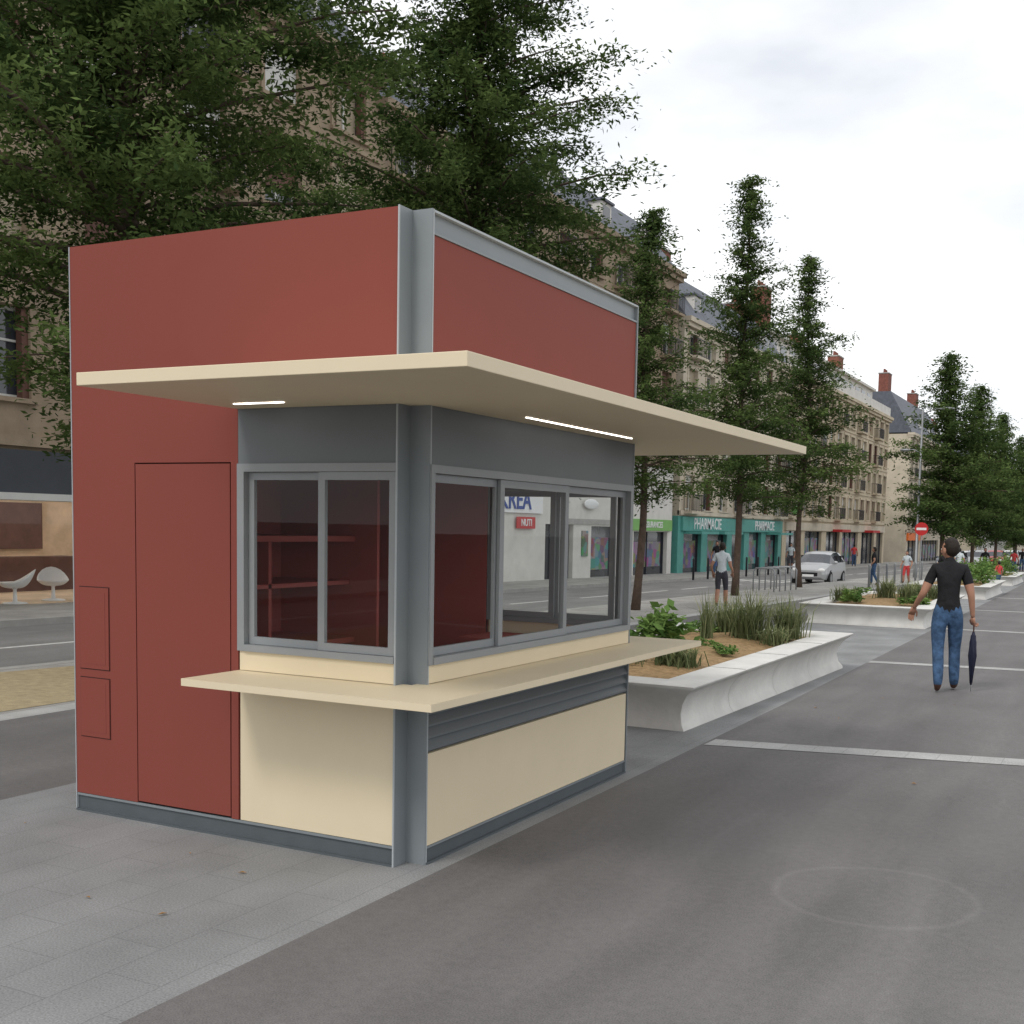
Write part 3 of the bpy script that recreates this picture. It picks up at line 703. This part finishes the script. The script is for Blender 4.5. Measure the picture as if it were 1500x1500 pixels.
building('terraced_town_house',141,175,[(2.4,4.1),(5,6.7),(7.6,9.3)],10.6,STONE3,12,1.3,(3.6,2.2),None,1.8,seed=6,chim=[(5,-3,15.8),(22,-3,15.6)],x=-16.8)
building('terraced_town_house',176,215,[(2.2,4.1),(5,6.7),(7.6,9.3)],11,WHITEW,12,1.4,(3.6,2.2),None,1.6,seed=7,chim=[(9,-3,16.2),(30,-3,15.8)],x=-16.6)
building('terraced_town_house',216,290,[(2.0,4.1),(5,6.7),(7.6,9.3)],10.5,STONE2,18,1.6,(3.6,2.2),None,1.4,seed=8,chim=[(9,-3,16),(50,-3,16)],x=-16)
Eb=building('street_end_building',0,40,[(2,4),(5,7),(8,10)],11.5,STONE,12,1.6,(3.5,2.2),None,1.2,seed=9,chim=[(8,-3,16.5),(28,-3,16.5)])
Eb.rotation_euler=(0,0,-math.pi/2); Eb.location=(-16,300,-1.5)

# ------------------------------------------------------------------ street furniture
def lamp(x,y):
    mb=MB(); z=gz(y)
    mb.tube([(0,0,-.05),(0,0,.5),(0,0,.55),(0,0,9.2)],[.12,.11,.08,.05],METALP,10)
    mb.tube([(0,0,8.9),(.5,0,9.15),(1.0,0,9.2)],[.035,.03,.03],METALP,8); mb.ell((1.25,0,9.17),(.42,.16,.09),METALP)
    mb.tube([(0,0,6.8),(-.4,0,7.0),(-.7,0,7.0)],[.03,.025,.025],METALP,8); mb.ell((-.85,0,6.98),(.3,.14,.08),METALP)
    mb.obj('street_lamp',None,smooth=True,loc=(x,y,z))
lamp(-7.2,60.5); lamp(-9.6,110); lamp(-9.6,150)
mb=MB(); mb.tube([(0,0,-.05),(0,0,2.9)],.035,METALP,10)
mb.tube([(0,-.05,2.6),(0,-.07,2.6)],[.33,.33],REDS,24); mb.box(-.24,.24,-.078,-.07,2.54,2.66,WHITEP); mb.obj('no_entry_sign',None,loc=(-6.1,55,gz(55)))
mb=MB()
for k in range(5):
    y=k*.75; mb.tube([(-.38,y,-.05),(-.38,y,.72),(-.3,y,.84),(.3,y,.84),(.38,y,.72),(.38,y,-.05)],.026,METALP,8)
mb.obj('bicycle_rack',None,smooth=True,loc=(-8.2,34.6,gz(36)),rotz=.0)
for i in range(16):
    yy=44+i*2.0; mb=MB(); mb.tube([(0,0,-.05),(0,0,.85),(0,0,.9),(0,0,.95)],[.05,.05,.055,.03],RAIL,10); mb.obj('bollard',None,smooth=True,loc=(-14.2,yy,gz(yy)))
for i in range(8):
    yy=43+i*1.9; mb=MB(); mb.tube([(0,0,-.05),(0,0,.85),(0,0,.9),(0,0,.95)],[.05,.05,.055,.03],METALP,10); mb.obj('bollard',None,smooth=True,loc=(-6.2+.0*i,yy,gz(yy)))

# ------------------------------------------------------------------ cars
def car(x,y,paint,rz=0,dz=-.12):
    E=empty('parked_car',(x,y,gz(y)+dz),rz)
    S=[(-1.98,.34,.62,.64,.55,.60,.55),(-1.9,.25,.70,.72,.72,.76,.70),(-1.55,.22,.86,.88,.80,.84,.74),(-1.0,.2,.96,.98,.82,.86,.72),(-.35,.2,.98,1.36,.83,.86,.62),(.0,.2,.98,1.46,.83,.86,.62),(.8,.2,.99,1.49,.83,.86,.62),(1.45,.2,1.0,1.42,.83,.86,.60),(1.85,.24,.98,1.05,.80,.82,.62),(1.98,.32,.78,.8,.70,.74,.6)]
    mb=MB(); ring=[]
    for (p,zl,zb_,zr,wl_,wb,wr) in S:
        zm=(zl+zb_)/2
        ring.append([(-wl_,p,zl),(-wb-.03,p,zm),(-wb,p,zb_),(-wr,p,zr-.03),(-wr*.55,p,zr+.01),(wr*.55,p,zr+.01),(wr,p,zr-.03),(wb,p,zb_),(wb+.03,p,zm),(wl_,p,zl)])
    V=[q for rg in ring for q in rg]
    n=10
    body=[];gls=[]
    for i in range(len(S)-1):
        for k in range(n):
            q=i*n+k;b=i*n+(k+1)%n; fc=(q,q+n,b+n,b)
            g=(k in (2,6) and 3<=i<=7) or (k in (3,4,5) and i in (3,7))
            (gls if g else body).append(fc)
    body.append(tuple(range(n))); body.append(tuple(reversed(range((len(S)-1)*n,len(S)*n))))
    mb.add(V,body,paint); mb.add(V,gls,WGLASS)
    ob=mb.obj('body',E,smooth=False)
    d=MB()
    for sx in (-1,1):
        for wy in (-1.28,1.25):
            d.tube([(sx*.66,wy,.3),(sx*.875,wy,.3)],.37,DARK,20); d.tube([(sx*.67,wy,.3),(sx*.89,wy,.3)],.30,TYRE,20); d.tube([(sx*.88,wy,.3),(sx*.90,wy,.3)],.19,METALP,14)
        d.ell((sx*.58,-1.90,.66),(.17,.10,.10),WHITEP); d.ell((sx*.92,-.62,1.0),(.10,.07,.08),paint); d.box(sx*.62-.1,sx*.62+.1,1.93,1.99,.7,.95,REDS)
        for q in (-.02,.75): d.box(sx*.76-.1,sx*.76+.1,q,q+.06,.99,1.3,DARK)
    d.box(-.42,.42,-2.0,-1.95,.40,.56,DARK); d.box(-.26,.26,-2.02,-2.0,.36,.47,WHITEP)
    d.obj('wheels_and_lamps',E,smooth=False)
SILV=mat('silver_car_paint',(.42,.43,.44),.3,.02,2.,metal=.3,spec=.6); CARW=mat('white_car_paint',(.62,.62,.62),.3,.02,2.,spec=.6); CARD=mat('dark_car_paint',(.05,.06,.08),.3,.02,2.,spec=.6); CARR=mat('red_car_paint',(.35,.03,.03),.3,.02,2.,spec=.6)
car(-8.9-.8,48.8,SILV); car(-9.6,100,CARW); car(-9.8,112,CARD); car(-10,122,SILV); car(-12.8,118,CARD,math.pi); car(-9.8,134,CARW); car(-12.9,136,SILV,math.pi); car(-9.9,150,CARD); car(-10,165,SILV)
for k,(cx,cyy,pp) in enumerate([(-7.6,78,CARD),(-7.5,91,SILV),(-7.4,104,CARR),(-7.3,118,CARW),(-7.2,126,SILV),(-7.1,140,CARD)]): car(cx,cyy,pp,0,0)

# ------------------------------------------------------------------ people
def seg_d(p,a_,b_):
    ab=b_-a_; t=max(0,min(1,(p-a_).dot(ab)/max(1e-9,ab.dot(ab)))); return (p-(a_+ab*t)).length
def person(name,J,Ed,loc,rz,sc,mats,headc,look=0.,hands=(),hairlen=.0,extra=None):
    names=list(J.keys()); idx={n:i for i,n in enumerate(names)}
    me=bpy.data.meshes.new(name+'_skel'); me.from_pydata([J[n][:3] for n in names],[(idx[a_],idx[b_]) for a_,b_,_ in Ed],[]); me.update()
    o=bpy.data.objects.new(name+'_skel',me); COL.objects.link(o)
    sk=o.modifiers.new('skin','SKIN'); sk.use_smooth_shade=True
    for i,n in enumerate(names):
        d=me.skin_vertices[0].data[i]; r_=J[n][3]; d.radius=(r_,r_) if not isinstance(r_,tuple) else r_; d.use_root=(n=='pelvis')
    sb=o.modifiers.new('sub','SUBSURF'); sb.levels=2; sb.render_levels=2
    bpy.context.view_layer.update()
    dg=bpy.context.evaluated_depsgraph_get(); em=o.evaluated_get(dg).to_mesh()
    V=[v.co.copy() for v in em.vertices]; F=[tuple(p.vertices) for p in em.polygons]
    o.evaluated_get(dg).to_mesh_clear(); bpy.data.objects.remove(o); bpy.data.meshes.remove(me)
    mb=MB(); by={}
    segs=[(Vector(J[a_][:3]),Vector(J[b_][:3]),lab,(J[a_][3] if not isinstance(J[a_][3],tuple) else J[a_][3][0])) for a_,b_,lab in Ed]
    for fc in F:
        c=sum((V[i] for i in fc),Vector())/len(fc)
        lab=min(segs,key=lambda s:seg_d(c,s[0],s[1])-s[3]*.5)[2]
        by.setdefault(lab,[]).append(fc)
    mb.v+= [tuple(v) for v in V]
    for lab,fs in by.items():
        k=mb.mi(mats[lab])
        for fc in fs: mb.f.append(list(fc)); mb.m.append(k)
    R_=Matrix.Rotation(look,3,'Z'); hc=Vector(headc)
    hm=MB()
    def fn(q):
        q=q.copy()
        if q.z<0: q.x*=1-.28*abs(q.z); q.y=q.y*(1-.18*abs(q.z))+.10*abs(q.z)
        return q
    hm.ell((0,0,0),(.076,.096,.118),mats['skin'],18,14,fn)
    def fh(q):
        q=q.copy()
        if q.y>.25 and q.z<.45: q*= .90
        if q.z<-.6 : q*=.93
        if q.y<.25 and q.z<0: q.x*=1-.12*abs(q.z)
        return q*(1+.045*math.sin(q.x*17+q.z*9)*math.cos(q.y*13))
    hm.ell((0,-.016,.020),(.088,.104,.122),mats['hair'],20,14,fh)
    for sx in (-1,1):
        hm.ell((sx*.084,.01,-.012),(.012,.022,.034),mats['skin'],8,6); hm.ell((sx*.031,.088,.004),(.012,.008,.007),WHITEP,8,6); hm.ell((sx*.031,.094,.004),(.005,.004,.005),DARK,6,5)
        hm.box(sx*.031-.016,sx*.031+.016,.088,.096,.022,.028,mats['hair'])
    hm.ell((0,.103,-.022),(.013,.018,.024),mats['skin'],8,6); hm.ell((0,.088,-.062),(.024,.010,.007),mats['lips'],8,6)
    for i,v in enumerate(hm.v):
        q=R_@Vector(v); hm.v[i]=tuple(q+hc)
    off=len(mb.v); mb.v+=hm.v
    for fc,k in zip(hm.f,hm.m): mb.f.append([off+i for i in fc]); mb.m.append(mb.mi(hm.mats[k]))
    for (wx,dirv,thumb,curl) in hands:
        wv=Vector(wx); d=Vector(dirv).normalized(); tv=Vector(thumb).normalized(); tv=(tv-d*tv.dot(d)).normalized(); nn=d.cross(tv)
        for k in range(4):
            s_=(k-1.5)*.019
            root=wv+d*.02+tv*s_*.7; kn=wv+d*.088+tv*s_
            mb.tube([root-d*.02,root+d*.02,kn],[.015,.015,.0125],mats['skin'],8)
            ll=[.066,.076,.080,.070][k]
            c1=kn+(d*math.cos(curl)+nn*math.sin(curl))*ll*.45; c2=c1+(d*math.cos(curl*2)+nn*math.sin(curl*2))*ll*.32; c3=c2+(d*math.cos(curl*2.8)+nn*math.sin(curl*2.8))*ll*.26
            mb.tube([kn,c1,c2,c3],[.0105,.0095,.0085,.006],mats['skin'],8)
        t0=wv+d*.03+tv*.028; t1=t0+(d*.7+tv*.7)*.035; t2=t1+(d*.9+tv*.25+nn*.3)*.03; t3=t2+(d*.95+nn*.3)*.022
        mb.tube([wv+d*.01+tv*.01,t0,t1,t2,t3],[.015,.014,.012,.010,.007],mats['skin'],8)
    if extra: extra(mb)
    ob=mb.obj(name,None,smooth=True,loc=loc,rotz=rz); ob.scale=(sc,sc,sc); return ob
J={'pelvis':(0,0,.93,.135),'waist':(0,.0,1.06,.122),'chest':(0,.02,1.27,.142),'uchest':(0,.015,1.40,.115),'neck':(0,.01,1.50,.058),'nk2':(-.004,.02,1.57,.054),
 'shL':(-.160,.01,1.425,.068),'slL':(-.225,.0,1.27,.062),'elL':(-.285,-.03,1.13,.043),'faL':(-.33,.06,1.04,.036),'wrL':(-.37,.15,.95,.025),
 'shR':(.160,.01,1.425,.068),'slR':(.212,.0,1.27,.062),'elR':(.245,-.03,1.13,.043),'faR':(.262,.0,1.0,.036),'wrR':(.28,.03,.87,.025),
 'hpL':(-.09,.0,.86,.108),'thL':(-.095,.0,.68,.090),'knL':(-.09,-.015,.48,.070),'cfL':(-.085,-.11,.30,.068),'anL':(-.085,-.20,.12,.056),'ftL':(-.085,-.15,.05,.036),'toL':(-.085,-.08,.03,.03),
 'hpR':(.09,.01,.86,.108),'thR':(.10,.08,.68,.090),'knR':(.105,.13,.48,.070),'cfR':(.11,.12,.28,.068),'anR':(.115,.10,.10,.058),'ftR':(.12,.18,.045,.040),'toR':(.125,.28,.035,.032)}
Ed=[('pelvis','waist','top'),('waist','chest','top'),('chest','uchest','top'),('uchest','neck','top'),('neck','nk2','skin'),
 ('uchest','shL','top'),('shL','slL','top'),('slL','elL','skin'),('elL','faL','skin'),('faL','wrL','skin'),
 ('uchest','shR','top'),('shR','slR','top'),('slR','elR','skin'),('elR','faR','skin'),('faR','wrR','skin'),
 ('pelvis','hpL','leg'),('hpL','thL','leg'),('thL','knL','leg'),('knL','cfL','low'),('cfL','anL','low'),('anL','ftL','shoe'),('ftL','toL','shoe'),
 ('pelvis','hpR','leg'),('hpR','thR','leg'),('thR','knR','leg'),('knR','cfR','low'),('cfR','anR','low'),('anR','ftR','shoe'),('ftR','toR','shoe')]
LIPS=mat('lips',(.35,.12,.1),.5,0)
m1={'top':TEEB,'skin':SKIN,'leg':JEANS,'low':JEANS,'shoe':SHOE,'hair':HAIR,'lips':LIPS}
def umb(mb):
    x,y=.30,.06
    mb.tube([(x,y+.0,.005),(x,y,.06),(x,y,.10)],[.004,.006,.010],METALP,8)
    n=14
    mb.tube([(x,y,.08),(x,y,.2),(x,y,.42),(x,y,.58),(x,y,.66),(x,y,.70)],[.010,.024,.042,.040,.022,.014],NAVY,n)
    for k in range(6):
        a_=k*math.pi/3
        mb.tube([(x+.012*math.cos(a_),y+.012*math.sin(a_),.1),(x+.042*math.cos(a_+.6),y+.042*math.sin(a_+.6),.42),(x+.024*math.cos(a_+1.1),y+.024*math.sin(a_+1.1),.66)],[.005,.010,.006],NAVY,6)
    mb.tube([(x,y,.68),(x,y,.80),(x,y-.0,.84),(x,y+.03,.87),(x,y+.06,.85),(x,y+.065,.82)],[.008,.009,.010,.010,.010,.009],BROWN,8)
man=person('man_walking',J,Ed,(1.39,9.69,gz(9.69)),math.radians(12),1.06,m1,(-.01,.03,1.645),look=math.radians(50),
   hands=[((-.37,.15,.95),(-.25,.35,-.9),(1,.3,0),.35),((.28,.03,.87),(.1,.25,-.95),(-.5,1,0),.95)],extra=umb)
J2=dict(J)
J2.update({'elL':(-.28,-.04,1.14,.045),'faL':(-.29,.05,1.02,.036),'wrL':(-.27,.14,.92,.026),'faR':(.29,.05,1.02,.036),'wrR':(.28,.14,.92,.026)})
m2={'top':TEEW,'skin':SKIN,'leg':SHORTS,'low':SKIN,'shoe':SHOE,'hair':HAIR,'lips':LIPS}
H2=[((-.27,.14,.92),(.1,.5,-.8),(1,.3,0),.4),((.28,.14,.92),(-.1,.5,-.8),(-1,.3,0),.4)]
person('man_in_pale_tshirt',J2,Ed,(-6.49,24.7,gz(24.7)),math.radians(8),.97,m2,(0,.03,1.645),look=.1,hands=H2)
m3={'top':PINK,'skin':SKIN,'leg':JEANS,'low':JEANS,'shoe':SHOE,'hair':HAIR,'lips':LIPS}
person('child_in_red',J2,Ed,(-1.5,46,gz(46)),math.radians(40),.68,m3,(0,.03,1.645),look=0,hands=H2)
m4={'top':TEEW,'skin':SKIN,'leg':PINK,'low':SKIN,'shoe':SHOE,'hair':HAIR,'lips':LIPS}
person('pedestrian',J2,Ed,(-5.9,50,gz(50)),math.radians(170),.85,m4,(0,.03,1.645),look=0,hands=H2)
m5={'top':TEEB,'skin':SKIN,'leg':JEANS,'low':JEANS,'shoe':SHOE,'hair':HAIR,'lips':LIPS}
for (px,py,rz,sc,mm) in [(-1.9,33.5,10,.98,m1),(-15.8,52,190,.97,m5),(-16,86,10,.97,m3),(-16.2,68,185,.95,m2),(-4.6,58,12,.95,m2),(-4.2,66,190,.97,m5),(-3.3,74,5,.93,m3),(-3.9,88,185,.97,m1),(-6.7,46.5,95,.93,m5)]:
    person('pedestrian',J2,Ed,(px,py,gz(py)),math.radians(rz),sc,mm,(0,.03,1.645),look=0,hands=H2)
print('objects',len(bpy.data.objects))
